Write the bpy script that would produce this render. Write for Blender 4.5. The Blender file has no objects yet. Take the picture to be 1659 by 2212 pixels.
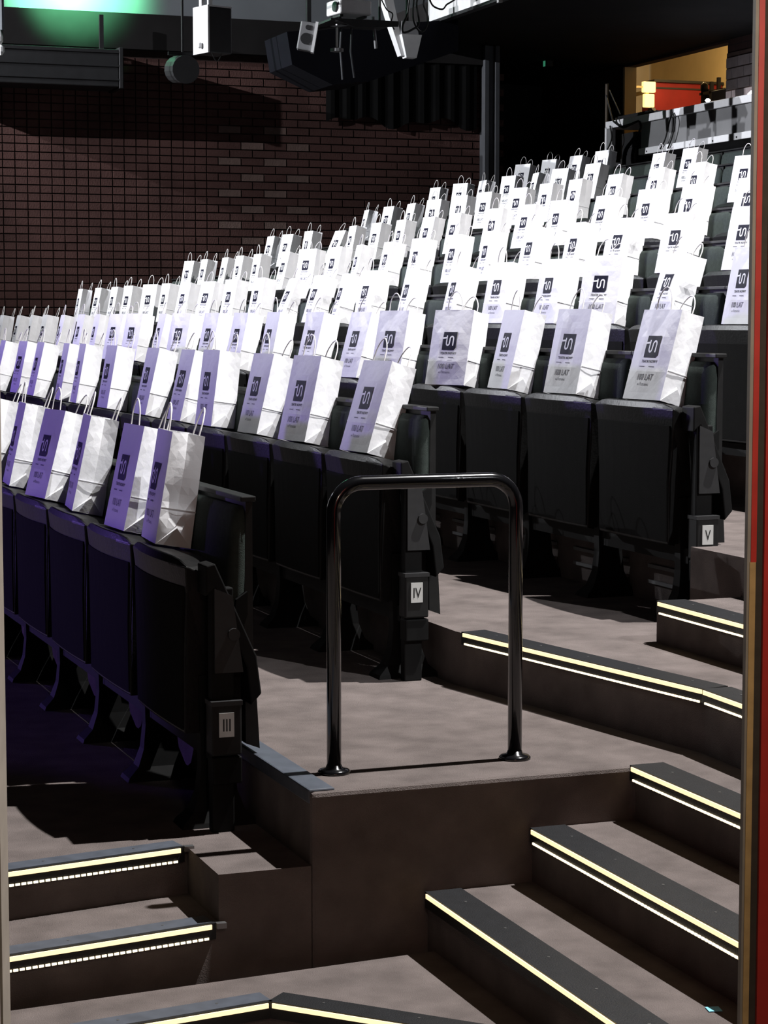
import bpy, bmesh, math, random
import numpy as np
from mathutils import Vector, Matrix, noise

random.seed(7)
scene = bpy.context.scene
COL = scene.collection

# ------------------------------------------------------------------ camera
# Heights below are written relative to the eye of the camera; Z0 lifts them
# so that the lowest floor lies at world z = 0.
Z0 = 1.68
F_PX, YAW, PITCH = 4554.0, math.radians(20.485), math.radians(5.212)
CX, CY = 829.5, 1106.0
cam_d = bpy.data.cameras.new('camera')
cam = bpy.data.objects.new('camera', cam_d); COL.objects.link(cam)
cam_d.sensor_fit = 'VERTICAL'; cam_d.sensor_height = 36.0
cam_d.lens = F_PX / 2212.0 * 36.0
cam_d.clip_start = 0.05; cam_d.clip_end = 200
cam.location = (0, 0, Z0)
cam.rotation_euler = (math.pi/2 - PITCH, 0, -YAW)
scene.camera = cam

# ------------------------------------------------------------------ world, exposure
world = bpy.data.worlds.new('world'); scene.world = world
world.use_nodes = True
bg = world.node_tree.nodes['Background']
bg.inputs[0].default_value = (0.55, 0.55, 0.75, 1); bg.inputs[1].default_value = 0.004
vs = scene.view_settings
vs.view_transform = 'Standard'; vs.look = 'None'; vs.gamma = 1.0; vs.exposure = 0.0
vs.use_curve_mapping = False

def aim(o, target):
    d = Vector(target) - o.location
    o.rotation_euler = d.to_track_quat('-Z', 'Y').to_euler()

def spot(name, loc, target, power, color, angle, blend=0.3, radius=0.04):
    l = bpy.data.lights.new(name, 'SPOT'); l.energy = power; l.color = color
    l.spot_size = math.radians(angle); l.spot_blend = blend; l.shadow_soft_size = radius
    o = bpy.data.objects.new(name, l); COL.objects.link(o)
    o.location = (loc[0], loc[1], loc[2] + Z0); aim(o, (target[0], target[1], target[2] + Z0))
    return o

def area(name, loc, target, power, color, sx, sy):
    l = bpy.data.lights.new(name, 'AREA'); l.energy = power; l.color = color
    l.shape = 'RECTANGLE'; l.size = sx; l.size_y = sy
    o = bpy.data.objects.new(name, l); COL.objects.link(o)
    o.location = (loc[0], loc[1], loc[2] + Z0); aim(o, (target[0], target[1], target[2] + Z0))
    return o

def point(name, loc, power, color, radius):
    l = bpy.data.lights.new(name, 'POINT'); l.energy = power; l.color = color; l.shadow_soft_size = radius
    o = bpy.data.objects.new(name, l); COL.objects.link(o); o.location = (loc[0], loc[1], loc[2] + Z0)
    return o

# house light high over the aisle: lights carpets and the tops of the rows
spot('house_light', (5.8, 5.0, 8.0), (3.4, 7.0, -0.6), 7700, (1.0, 0.98, 0.97), 110, 0.5, 0.06)
# side light hung above the entrance: aisle sides of the bags, its cone ends before the stairs
spot('side_light', (5.5, -1.0, 5.0), (2.6, 8.5, -0.4), 1800, (0.96, 0.97, 1.0), 29.5, 0.28, 0.04)
# two profile lights over the stage, cut off above the front rows by added flags
STAGE_LAMPS = [(-4.0, 17.6, 4.6), (-4.0, 19.2, 4.6)]
for sl in STAGE_LAMPS:
    spot('stage_profile_light', sl, (sl[0] + 8, sl[1] - 3.0, sl[2] - 2.2), 5000, (0.93, 0.95, 1.0), 110, 0.3, 0.03)
# violet wash coming across the stage on the front rows
spot('stage_wash', (-6.5, 16.0, 0.2), (3.0, 11.37, -0.1), 1750, (0.33, 0.20, 1.0), 54, 0.06, 0.12)
# corridor lamp behind the camera, lights the door frame
area('corridor_lamp', (0.95, 1.40, 0.5), (1.1, 2.3, -0.4), 7, (1.0, 0.86, 0.7), 0.2, 0.2)
# green flood on the upper far wall, warm work lamp in the control room
spot('green_flood', (4.45, 20.30, 3.30), (4.47, 20.74, 3.27), 360, (0.20, 1.0, 0.45), 128, 0.3, 0.03)
point('control_room_lamp', (12.2, 22.2, 3.2), 75, (1.0, 0.74, 0.38), 0.1)

# ------------------------------------------------------------------ helpers
def ray(x, y):
    u = (x - CX)/F_PX; v = -(y - CY)/F_PX
    d = math.cos(PITCH) + v*math.sin(PITCH); z = -math.sin(PITCH) + v*math.cos(PITCH)
    return Vector((u*math.cos(YAW) + d*math.sin(YAW), -u*math.sin(YAW) + d*math.cos(YAW), z))
def onX(x, y, X): r = ray(x, y); return r*(X/r.x)
def onY(x, y, Y): r = ray(x, y); return r*(Y/r.y)
def onZ(x, y, Z): r = ray(x, y); return r*(Z/r.z)

MATS = {}
def mat(name, color, rough=0.7, spec=0.3, metal=0.0, emit=None, estr=0.0, var=0.0, vscale=30.0,
        bump=0.0, bscale=200.0, coat=0.0, color2=None):
    m = bpy.data.materials.new(name); m.use_nodes = True
    nt = m.node_tree; b = nt.nodes['Principled BSDF']
    b.inputs['Base Color'].default_value = (*color, 1)
    b.inputs['Roughness'].default_value = rough
    b.inputs['Specular IOR Level'].default_value = spec
    b.inputs['Metallic'].default_value = metal
    if coat: b.inputs['Coat Weight'].default_value = coat
    if emit:
        b.inputs['Emission Color'].default_value = (*emit, 1); b.inputs['Emission Strength'].default_value = estr
    tc = nt.nodes.new('ShaderNodeTexCoord')
    n = nt.nodes.new('ShaderNodeTexNoise'); n.inputs['Scale'].default_value = vscale
    n.inputs['Detail'].default_value = 6
    nt.links.new(tc.outputs['Object'], n.inputs['Vector'])
    r = nt.nodes.new('ShaderNodeValToRGB')
    c2 = color2 or tuple(c*(1 - var) for c in color)
    c1 = tuple(min(1, c*(1 + var*0.6)) for c in color)
    r.color_ramp.elements[0].color = (*c2, 1); r.color_ramp.elements[1].color = (*c1, 1)
    r.color_ramp.elements[0].position = 0.3; r.color_ramp.elements[1].position = 0.7
    nt.links.new(n.outputs['Fac'], r.inputs[0]); nt.links.new(r.outputs[0], b.inputs['Base Color'])
    if bump:
        n2 = nt.nodes.new('ShaderNodeTexNoise'); n2.inputs['Scale'].default_value = bscale
        n2.inputs['Detail'].default_value = 4
        nt.links.new(tc.outputs['Object'], n2.inputs['Vector'])
        bp = nt.nodes.new('ShaderNodeBump'); bp.inputs['Strength'].default_value = bump
        bp.inputs['Distance'].default_value = 0.01
        nt.links.new(n2.outputs['Fac'], bp.inputs['Height']); nt.links.new(bp.outputs[0], b.inputs['Normal'])
    MATS[name] = m
    return m

mat('carpet', (0.155, 0.130, 0.122), 0.95, 0.1, var=0.25, vscale=9, bump=0.5, bscale=350)
mat('paper', (0.86, 0.86, 0.88), 0.55, 0.25, var=0.03, vscale=12, bump=0.15, bscale=25)
mat('cord', (0.80, 0.78, 0.76), 0.7, 0.2, var=0.08, vscale=90)
mat('navy_print', (0.010, 0.010, 0.024), 0.6, 0.08, var=0.1)
mat('grey_print', (0.16, 0.16, 0.19), 0.6, 0.2, var=0.1)
mat('white_print', (0.86, 0.86, 0.88), 0.55, 0.25, var=0.02)
mat('seat_black', (0.008, 0.008, 0.008), 0.42, 0.18, var=0.2, vscale=40, bump=0.1, bscale=120)
mat('seat_panel', (0.0085, 0.0083, 0.008), 0.85, 0.05, var=0.12, vscale=20, bump=0.1, bscale=300)
mat('green_cloth', (0.044, 0.056, 0.050), 0.85, 0.15, var=0.15, vscale=60, bump=0.3, bscale=500)
mat('shell_black', (0.012, 0.012, 0.012), 0.55, 0.25, var=0.2, vscale=30)
mat('leg_black', (0.008, 0.008, 0.008), 0.65, 0.12, var=0.2, vscale=30)
mat('hinge_grey', (0.030, 0.030, 0.031), 0.55, 0.25, var=0.15, vscale=30)
mat('sign_white', (0.55, 0.55, 0.53), 0.5, 0.3, var=0.05)
mat('sign_black', (0.02, 0.02, 0.02), 0.5, 0.3, var=0.05)
mat('rail_black', (0.006, 0.006, 0.007), 0.16, 0.6, var=0.1, coat=0.3)
mat('steel', (0.32, 0.32, 0.32), 0.3, 0.5, metal=0.8, var=0.1)
mat('nosing_dark', (0.0085, 0.009, 0.0105), 0.5, 0.4, var=0.25, vscale=25, bump=0.2, bscale=300)
mat('nosing_blue', (0.075, 0.085, 0.105), 0.5, 0.4, var=0.2, vscale=25)
mat('led', (0.9, 0.8, 0.5), 0.5, 0.3, emit=(1.0, 0.74, 0.40), estr=1.4)
mat('led_dot', (0.9, 0.85, 0.7), 0.5, 0.3, emit=(1.0, 0.84, 0.58), estr=1.7)
mat('mortar', (0.030, 0.020, 0.018), 0.95, 0.1, var=0.3, vscale=15)
mat('brick', (0.062, 0.031, 0.027), 0.9, 0.15, var=0.4, vscale=1.3, bump=0.3, bscale=60)
mat('brick_pale', (0.105, 0.070, 0.060), 0.9, 0.15, var=0.3, vscale=6, bump=0.3, bscale=60)
mat('brick_grey', (0.30, 0.25, 0.25), 0.85, 0.2, var=0.2, vscale=8, bump=0.3, bscale=60)
mat('soffit_black', (0.013, 0.012, 0.012), 0.9, 0.1, var=0.3, vscale=2)
mat('shade_black', (0.004, 0.004, 0.004), 0.95, 0.05, var=0.3, vscale=3)  # cloth tone that carries the soffit's shadow on the wall
mat('plaster', (0.13, 0.14, 0.15), 0.85, 0.2, var=0.1, vscale=3)
mat('metal_white', (0.62, 0.62, 0.62), 0.5, 0.4, var=0.08, vscale=10)
mat('metal_grey', (0.16, 0.16, 0.165), 0.55, 0.4, var=0.1, vscale=10)
mat('metal_dark', (0.016, 0.016, 0.017), 0.5, 0.4, var=0.2, vscale=10)
mat('column_grey', (0.045, 0.047, 0.052), 0.6, 0.3, var=0.15, vscale=6)
mat('case_navy', (0.0035, 0.0035, 0.006), 0.9, 0.1, var=0.2, vscale=5)
mat('cable', (0.010, 0.010, 0.010), 0.55, 0.3, var=0.1)
mat('counter_white', (0.80, 0.80, 0.82), 0.45, 0.4, var=0.04)
mat('counter_grey', (0.20, 0.20, 0.205), 0.6, 0.3, var=0.08, vscale=5)
mat('cream', (0.62, 0.48, 0.26), 0.8, 0.2, var=0.06, vscale=5)
mat('red_panel', (0.22, 0.012, 0.012), 0.6, 0.3, var=0.12, vscale=6)
mat('door_red', (0.50, 0.035, 0.025), 0.5, 0.35, var=0.12, vscale=30)
mat('jamb_grey', (0.30, 0.26, 0.22), 0.6, 0.3, var=0.12, vscale=25)
mat('bare_wood', (0.52, 0.33, 0.14), 0.7, 0.2, var=0.18, vscale=40)
mat('seal_brown', (0.060, 0.048, 0.038), 0.8, 0.15, var=0.2, vscale=40)
mat('lamp_white', (0.9, 0.9, 1.0), 0.5, 0.3, emit=(0.85, 0.9, 1.0), estr=6.0)
mat('lamp_warm', (1, 0.8, 0.4), 0.5, 0.3, emit=(1.0, 0.70, 0.25), estr=1.6)
mat('green_lens', (0.1, 0.3, 0.2), 0.5, 0.3, emit=(0.15, 0.9, 0.5), estr=0.18)
mat('blue_light_spot', (0.25, 0.70, 0.95), 0.6, 0.3, var=0.08)  # brightness of a blue light spot put into the colour

# --- mesh building
class MB:
    def __init__(s): s.v = []; s.f = []
    def quad(s, a, b, c, d):
        n = len(s.v); s.v += [tuple(a), tuple(b), tuple(c), tuple(d)]; s.f.append((n, n+1, n+2, n+3))
    def tri(s, a, b, c):
        n = len(s.v); s.v += [tuple(a), tuple(b), tuple(c)]; s.f.append((n, n+1, n+2))
    def box(s, x0, x1, y0, y1, z0, z1):
        n = len(s.v)
        s.v += [(x0,y0,z0),(x1,y0,z0),(x1,y1,z0),(x0,y1,z0),(x0,y0,z1),(x1,y0,z1),(x1,y1,z1),(x0,y1,z1)]
        s.f += [tuple(n+i for i in q) for q in ((0,3,2,1),(4,5,6,7),(0,1,5,4),(1,2,6,5),(2,3,7,6),(3,0,4,7))]
        return s
    def prism(s, poly, z0, z1):
        """vertical prism over a plan polygon (counter-clockwise)"""
        n = len(s.v); m = len(poly)
        s.v += [(p[0], p[1], z0) for p in poly] + [(p[0], p[1], z1) for p in poly]
        s.f.append(tuple(n + i for i in reversed(range(m)))); s.f.append(tuple(n + m + i for i in range(m)))
        for i in range(m):
            j = (i+1) % m; s.f.append((n+i, n+j, n+m+j, n+m+i))
        return s
    def prism_xz(s, poly, y0, y1):
        n = len(s.v); m = len(poly)
        s.v += [(p[0], y0, p[1]) for p in poly] + [(p[0], y1, p[1]) for p in poly]
        s.f.append(tuple(n + i for i in range(m))); s.f.append(tuple(n + m + i for i in reversed(range(m))))
        for i in range(m):
            j = (i+1) % m; s.f.append((n+j, n+i, n+m+i, n+m+j))
        return s
    def loft(s, rings, cap=True):
        n = len(s.v); m = len(rings[0])
        for r in rings: s.v += [tuple(p) for p in r]
        for k in range(len(rings)-1):
            for i in range(m):
                j = (i+1) % m
                s.f.append((n+k*m+i, n+k*m+j, n+(k+1)*m+j, n+(k+1)*m+i))
        if cap:
            s.f.append(tuple(n+i for i in reversed(range(m)))); e = n+(len(rings)-1)*m
            s.f.append(tuple(e+i for i in range(m)))
        return s
    def tube(s, path, r, seg=8, cap=True):
        pts = [Vector(p) for p in path]; rings = []
        up = Vector((0, 0, 1)); prev = None
        for i, p in enumerate(pts):
            t = (pts[min(i+1, len(pts)-1)] - pts[max(i-1, 0)]).normalized()
            if prev is None:
                a = t.cross(Vector((0.13, 0.97, 0.2))).normalized()
            else:
                a = (prev - t*prev.dot(t)).normalized()
            prev = a; b = t.cross(a)
            rings.append([p + a*(r*math.cos(2*math.pi*k/seg)) + b*(r*math.sin(2*math.pi*k/seg)) for k in range(seg)])
        return s.loft(rings, cap)
    def lathe(s, prof, cx, cy, seg=20):
        rings = [[(cx + r*math.cos(2*math.pi*k/seg), cy + r*math.sin(2*math.pi*k/seg), z) for k in range(seg)] for r, z in prof]
        return s.loft(rings)
    def mesh(s, name, smooth=False, rel=True):
        me = bpy.data.meshes.new(name)
        vv = [(x, y, z + Z0) for x, y, z in s.v] if rel else s.v
        me.from_pydata(vv, [], s.f)
        bm = bmesh.new(); bm.from_mesh(me)
        bmesh.ops.recalc_face_normals(bm, faces=bm.faces[:]) if not smooth == 'open' else None
        bm.to_mesh(me); bm.free()
        if smooth is True:
            me.polygons.foreach_set('use_smooth', [True]*len(me.polygons))
        me.update(); return me

def link(name, me, material, parent=None):
    o = bpy.data.objects.new(name, me); COL.objects.link(o)
    if material and not me.materials: me.materials.append(MATS[material])
    if parent: o.parent = parent
    return o
def part(name, mb, material, parent=None, smooth=False, rel=True, bevel=0.0):
    o = link(name, mb.mesh(name, smooth, rel), material, parent)
    if bevel:
        md = o.modifiers.new('bevel', 'BEVEL'); md.width = bevel; md.segments = 2; md.limit_method = 'ANGLE'
    return o
def tag(o, label=None, cat=None, group=None, kind=None):
    if label: o['label'] = label
    if cat: o['category'] = cat
    if group: o['group'] = group
    if kind: o['kind'] = kind
    return o
def empty(name, loc, rot=(0,0,0)):
    o = bpy.data.objects.new(name, None); COL.objects.link(o)
    o.empty_display_size = 0.1
    o.location = loc; o.rotation_euler = rot
    return o
def struct(name, mb, material, parent=None, label=None, **k):
    o = part(name, mb, material, parent, **k)
    if not parent: o['kind'] = 'structure'
    if label: o['label'] = label
    return o
def copy_tree(o, parent=None):
    c = o.copy(); COL.objects.link(c); c.parent = parent
    for ch in list(o.children): copy_tree(ch, c)
    return c

ORD = ['first','second','third','fourth','fifth','sixth','seventh','eighth','ninth','tenth','eleventh','twelfth',
       'thirteenth','fourteenth','fifteenth','sixteenth','seventeenth','eighteenth','nineteenth','twentieth',
       'twenty-first','twenty-second','twenty-third','twenty-fourth','twenty-fifth']
ROWNAME = {3:'row III',4:'row IV',5:'row V',6:'first row above row V',7:'second row above row V',8:'third row above row V',
           9:'fourth row above row V',10:'fifth row above row V',11:'sixth row above row V'}

# ------------------------------------------------------------------ stepped floor
XR = {3:1.42,4:2.337,5:3.277,6:4.247,7:5.143,8:6.082,9:7.036,10:7.99,11:8.94}
SEAT_H = 0.71
BAGTOP = {3:-.303,4:-.128,5:.036,6:.284,7:.540,8:.800,9:1.068,10:1.33,11:1.588}
SEATTOP = {k: v - 0.305 for k, v in BAGTOP.items()}
SEATTOP[3] = -.618; SEATTOP[4] = -.437; SEATTOP[5] = -.270
FL = {k: v - SEAT_H for k, v in SEATTOP.items()}
Z3, Z4, Z5 = FL[3], FL[4], FL[5]
ZB = -1.56                       # landing at the foot of the stairs
YN, YF = 3.0, 20.7               # near end of the stepped floor, far wall
BOT = -1.68

struct('floor', MB().box(-3, 3.2, 1.0, 21.5, BOT-0.1, BOT), 'carpet', label='low carpeted floor in front of the stairs')
# landing
struct('floor', MB().prism([(0.1,4.33),(1.407,4.51),(1.646,4.26),(2.75,3.1),(2.75,4.81),(0.1,4.6)], BOT, ZB), 'carpet',
       label='small carpeted landing at the foot of both stairs')
# platform of row III with its corner block and one lower step
s3 = 0.165
struct('floor', MB().prism([(-0.9,4.675),(1.365,5.075),(1.365,4.79),(1.60,4.79),(1.60,YF),(-0.9,YF)], BOT, Z3), 'carpet',
       label='carpeted floor of row III')
struct('floor', MB().prism([(-0.9,4.40),(1.365,4.79),(1.365,5.074),(-0.9,4.674)], BOT, -1.447), 'carpet',
       label='lower carpeted step up to row III')
# platform of row IV
struct('floor', MB().prism([(1.60,4.788),(2.475,4.788),(2.475,YN),(2.72,YN),(2.72,4.45),(2.735,4.88),(2.52,6.1),(2.52,YF),(1.60,YF)], BOT, Z4), 'carpet',
       label='carpeted platform of row IV with the handrail', bevel=0.012)
# aisle steps up to row IV
ST = (ZB, ZB + (Z4-ZB)/3, ZB + 2*(Z4-ZB)/3, Z4)
struct('floor', MB().box(1.905, 2.190, YN, 4.787, BOT, ST[1]), 'carpet', label='lowest carpeted aisle step')
struct('floor', MB().box(2.190, 2.475, YN, 4.787, BOT, ST[2]), 'carpet', label='second carpeted aisle step')
# platform of row V
V_EDGE = [(2.72,YN),(2.72,4.45),(2.735,4.88),(2.52,6.1),(2.52,YF)]
struct('floor', MB().prism([(2.72,YN),(3.30,YN),(3.30,6.0),(3.44,6.06),(3.44,YF),(2.52,YF),(2.52,6.1),(2.735,4.88),(2.72,4.45)], BOT, Z5), 'carpet',
       label='carpeted platform of row V')
ZH = (Z5 + FL[6])/2
struct('floor', MB().box(3.01, 3.30, YN, 5.68, Z5, ZH), 'carpet', label='carpeted half step beside row V')
rx = {6:3.44}
for k in range(7, 12): rx[k] = XR[k-1] + 0.17
rx[12] = 11.0
for k in range(6, 12):
    poly = [(rx[k],YN),(rx[k+1],YN),(rx[k+1],YF + (3.4 if k >= 11 else 0)),(rx[k],YF + (3.4 if k >= 11 else 0))]
    if k == 6: poly = [(3.30,YN),(rx[7],YN),(rx[7],YF),(3.44,YF),(3.44,6.06),(3.30,6.0)]
    struct('floor', MB().prism(poly, Z5 - 0.3, FL[k]), 'carpet', label='carpeted platform of the ' + ROWNAME[k])
# ventilation slats in the riser behind row V: thin metal slats, three above each other
vent = empty('trim_1', (3.44, 7.0, Z5 + Z0)); vent['kind'] = 'structure'; vent['label'] = 'slatted ventilation grilles in the riser behind row V'
vm = MB().box(-0.012, -0.004, 0, 0.44, -0.006, 0.006).mesh('slat', rel=False)
for i in range(14):
    for j in range(3):
        o = link('slat', vm, 'metal_grey', vent); o.location = (0, -0.9 + i*0.6, 0.07 + j*0.055)
# metal edge strip on the row IV platform beside the handrail
struct('trim_2', MB().box(1.597, 1.665, 4.80, 5.62, Z4 - 0.03, Z4 + 0.006), 'nosing_blue', label='blue-grey metal edging on the row IV platform', bevel=0.004)

# ---- nosings with LED strips
NT = [2]
def nosing(p, q, ztop, band, label, side, m_band='nosing_dark', dots=True, ext=True):
    """step edge from plan point p to q; 'side' = unit plan vector pointing into the tread"""
    NT[0] += 1
    root = empty('trim_%d' % NT[0], (p[0], p[1], ztop + Z0)); root['kind'] = 'structure'; root['label'] = label
    d = Vector((q[0]-p[0], q[1]-p[1], 0)); L = d.length; d.normalize(); n = Vector((side[0], side[1], 0)).normalized()
    n = (n - d*n.dot(d)).normalized()
    def bar(a0, a1, n0, n1, z0, z1):
        mb = MB(); P = lambda a, b, z: tuple(d*a + n*b + Vector((0,0,z)))
        mb.loft([[P(a0,n0,z0),P(a0,n1,z0),P(a0,n1,z1),P(a0,n0,z1)],[P(a1,n0,z0),P(a1,n1,z0),P(a1,n1,z1),P(a1,n0,z1)]])
        return mb
    part('tread_band', bar(0, L, 0.0, band, 0.0005, 0.006), m_band, root, rel=False)
    part('front_lip', bar(0, L, -0.012, 0.0, -0.034, 0.006), 'nosing_dark', root, rel=False)
    part('led_strip', bar(0.012, L, -0.0155, -0.0118, -0.008, 0.003), 'led', root, rel=False)
    if dots:
        mb = MB(); a = 0.02
        while a < L - 0.01:
            P = lambda aa, b, z: tuple(d*aa + n*b + Vector((0,0,z)))
            mb.loft([[P(a,-0.0150,-0.033),P(a,-0.0118,-0.033),P(a,-0.0118,-0.0275),P(a,-0.0150,-0.0275)],
                     [P(a+.0112,-0.0150,-0.033),P(a+.0112,-0.0118,-0.033),P(a+.0112,-0.0118,-0.0275),P(a+.0112,-0.0150,-0.0275)]])
            a += 0.0155
        o = part('led_dots', mb, 'led_dot', root, rel=False); o['kind'] = 'stuff'
    # countersunk screws on the band
    k = 0.12
    sm = MB().lathe([(0.0035, 0.005), (0.0035, 0.0068), (0.0005, 0.0072)], 0, 0, 8).mesh('screw', rel=False)
    while k < L:
        o = link('screw', sm, 'steel', root); o.location = d*k + n*(band*0.55); k += 0.24
    return root
nosing((1.905,4.775), (1.905,YN), ST[1], 0.085, 'black lit nosing on the lowest aisle step', (1,0), dots=False)
nosing((2.190,4.775), (2.190,YN), ST[2], 0.085, 'black lit nosing on the second aisle step', (1,0))
nosing((2.475,4.785), (2.475,YN), Z4, 0.085, 'black lit nosing on the third aisle step at row IV', (1,0))
nosing((2.530,6.05), (2.735,4.88), Z5, 0.075, 'long black lit nosing on the platform of row V', (1,0.2))
nosing((2.735,4.88), (2.722,4.45), Z5, 0.075, 'short lit nosing end on the platform of row V', (1,0))
nosing((3.01,5.66), (3.01,YN), ZH, 0.085, 'lit nosing on the half step beside row V', (1,0))
nosing((1.352,5.072), (-0.9,4.675), Z3, 0.06, 'blue-grey lit nosing on the upper step to row III', (0,1), 'nosing_blue')
nosing((1.352,4.788), (-0.9,4.40), -1.447, 0.06, 'blue-grey lit nosing on the lower step to row III', (0,1), 'nosing_blue')
nosing((1.407,4.51), (0.1,4.33), ZB, 0.06, 'blue-grey lit nosing of the landing below row III', (0,1), 'nosing_blue', dots=False)
nosing((1.407,4.51), (2.75,3.1), ZB, 0.06, 'dark lit nosing of the landing beside the aisle steps', (0.7,0.7), dots=False)
# end caps of the two nosings of the steps to row III
for (x, y, z) in ((1.357,5.066,Z3),(1.357,4.776,-1.447)):
    struct('trim_%d' % (NT[0]+1), MB().box(x-0.004, x+0.02, y-0.014, y+0.004, z-0.006, z+0.007), 'steel', label='small metal end cap of a lit nosing'); NT[0] += 1

# ------------------------------------------------------------------ far wall with bricks
WY = 20.72
BP, BC = 0.2415, 0.0795
wall = struct('wall_far', MB().box(1.0, 9.0, WY, WY+0.3, -1.7, 2.655), 'mortar', label='dark red brick side wall behind the seats')
struct('wall_upper', MB().box(1.0, 9.0, WY+0.02, WY+0.3, 2.655, 5.0), 'plaster', label='plain upper side wall washed in green light')
xa = onY(471, 280, WY).x; za = onY(495, 280, WY).z - 0.034
brick_m = MB().box(0, BP-0.013, -0.018, 0, 0, BC-0.012).mesh('brick', rel=False); brick_m.materials.append(MATS['brick'])
pale_m = MB().box(0, BP-0.013, -0.020, 0, 0, BC-0.012).mesh('brick_pale', rel=False); pale_m.materials.append(MATS['brick_pale'])
half_m = MB().box(0, BP/2-0.012, -0.018, 0, 0, BC-0.012).mesh('brick_half', rel=False); half_m.materials.append(MATS['brick'])
rng = random.Random(3)
rest = MB(); cnt = 0
pale_dim = []
for c in range(-40, 20):
    z = za + c*BC
    if z > 2.58: continue
    off = 0 if c % 2 == 0 else BP/2
    i = -26
    while True:
        x = xa + i*BP + off
        if x > 8.95: break
        if x < 1.05: i += 1; continue
        headers = x < xa - 0.15
        for h in range(2 if headers else 1):
            xx = x + h*BP/2
            y = WY + rng.uniform(-0.003, 0.002)
            pale = (c % 2 == 0 and not headers and 0 <= i <= 3 and ((c % 4 == 0) == (i % 2 == 0)) and -30 < c < 2)
            stair = z > (x*0.30 - 2.2)        # only above the rows of seats is the wall in view
            near = xa - 1.6 < xx < xa + 2.6 and z > 0.1
            pick = pale or (cnt < 296 and stair and ((xx < xa - 0.9 and c % 2 == 1 and z > 0.3) or (xa - 0.02 < xx < xa + 1.6 and z > 0.75)))
            if pick:
                o = link('brick', pale_m if pale else (half_m if headers else brick_m), None, wall)
                o.location = (xx, y, z + Z0); cnt += 1
            else:
                w = (BP/2 if headers else BP) - 0.012
                rest.box(xx, xx + w, y - 0.018, y, z, z + BC - 0.012)
        i += 1
r_ = part('brick_courses', rest, 'brick', wall); r_['kind'] = 'stuff'
# ledge between brick and plaster, and black duct box
struct('trim_%d' % (NT[0]+1), MB().box(1.0, 9.0, WY-0.10, WY+0.02, 2.655, 3.0), 'soffit_black', label='dark ledge on top of the brick wall'); NT[0] += 1
a = onY(0, 95, 20.2); b = onY(262, 188, 20.2)
root = empty('duct_box', (a.x, 20.2, b.z + Z0)); tag(root, 'long black duct box hung on the brick wall', 'duct')
W_ = b.x - (a.x - 0.9); H_ = a.z - b.z
part('body', MB().box(-0.9, b.x-a.x-0.02, 0, 0.45, 0, H_), 'metal_dark', root, rel=False, bevel=0.01)
part('end_cap', MB().box(b.x-a.x-0.02, b.x-a.x+0.02, -0.015, 0.46, -0.015, H_+0.02), 'metal_dark', root, rel=False, bevel=0.006)
for i in range(3):
    part('groove_rail', MB().box(-0.9, b.x-a.x-0.02, -0.012, 0, 0.06+i*0.13, 0.075+i*0.13), 'metal_dark', root, rel=False)
part('bracket', MB().box(b.x-a.x-0.16, b.x-a.x-0.12, 0.2, 0.23, H_, H_+0.35), 'metal_dark', root, rel=False)
part('bracket', MB().box(-0.5, -0.46, 0.2, 0.23, H_, H_+0.35), 'metal_dark', root, rel=False)
# black cloth standing in for soffit shade, far right upper wall, scalloped hem
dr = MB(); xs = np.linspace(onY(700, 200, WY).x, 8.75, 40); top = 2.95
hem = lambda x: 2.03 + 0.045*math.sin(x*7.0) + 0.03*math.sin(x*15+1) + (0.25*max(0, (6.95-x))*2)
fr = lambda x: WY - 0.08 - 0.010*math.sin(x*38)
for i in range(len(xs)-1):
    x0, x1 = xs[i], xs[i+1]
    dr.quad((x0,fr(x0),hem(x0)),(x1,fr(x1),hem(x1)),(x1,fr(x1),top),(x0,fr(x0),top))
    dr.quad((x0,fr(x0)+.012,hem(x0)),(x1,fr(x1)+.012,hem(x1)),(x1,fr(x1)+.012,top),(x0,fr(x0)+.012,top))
tag(part('shade_drape', dr, 'shade_black', smooth='open'), 'black cloth standing in for shade on the upper brick wall', 'shade_drape')
# steel column at the end of the brick wall, exit recess and back wall
cx0 = onY(1043, 300, WY-0.1).x
root = empty('column', (cx0, WY-0.15, FL[11] + Z0)); tag(root, 'grey steel column at the end of the brick wall', 'column')
part('web', MB().box(0.04, 0.13, 0.03, 0.10, 0, 2.28), 'column_grey', root, rel=False)
part('flange', MB().box(0, 0.05, 0, 0.14, 0, 2.28), 'column_grey', root, rel=False, bevel=0.004)
part('flange', MB().box(0.12, 0.17, 0, 0.14, 0, 2.28), 'column_grey', root, rel=False, bevel=0.004)
struct('wall_recess', MB().box(8.95, 11.0, 23.9, 24.1, FL[11], 2.9), 'metal_dark', label='dark wall at the back of the exit recess')

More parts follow.
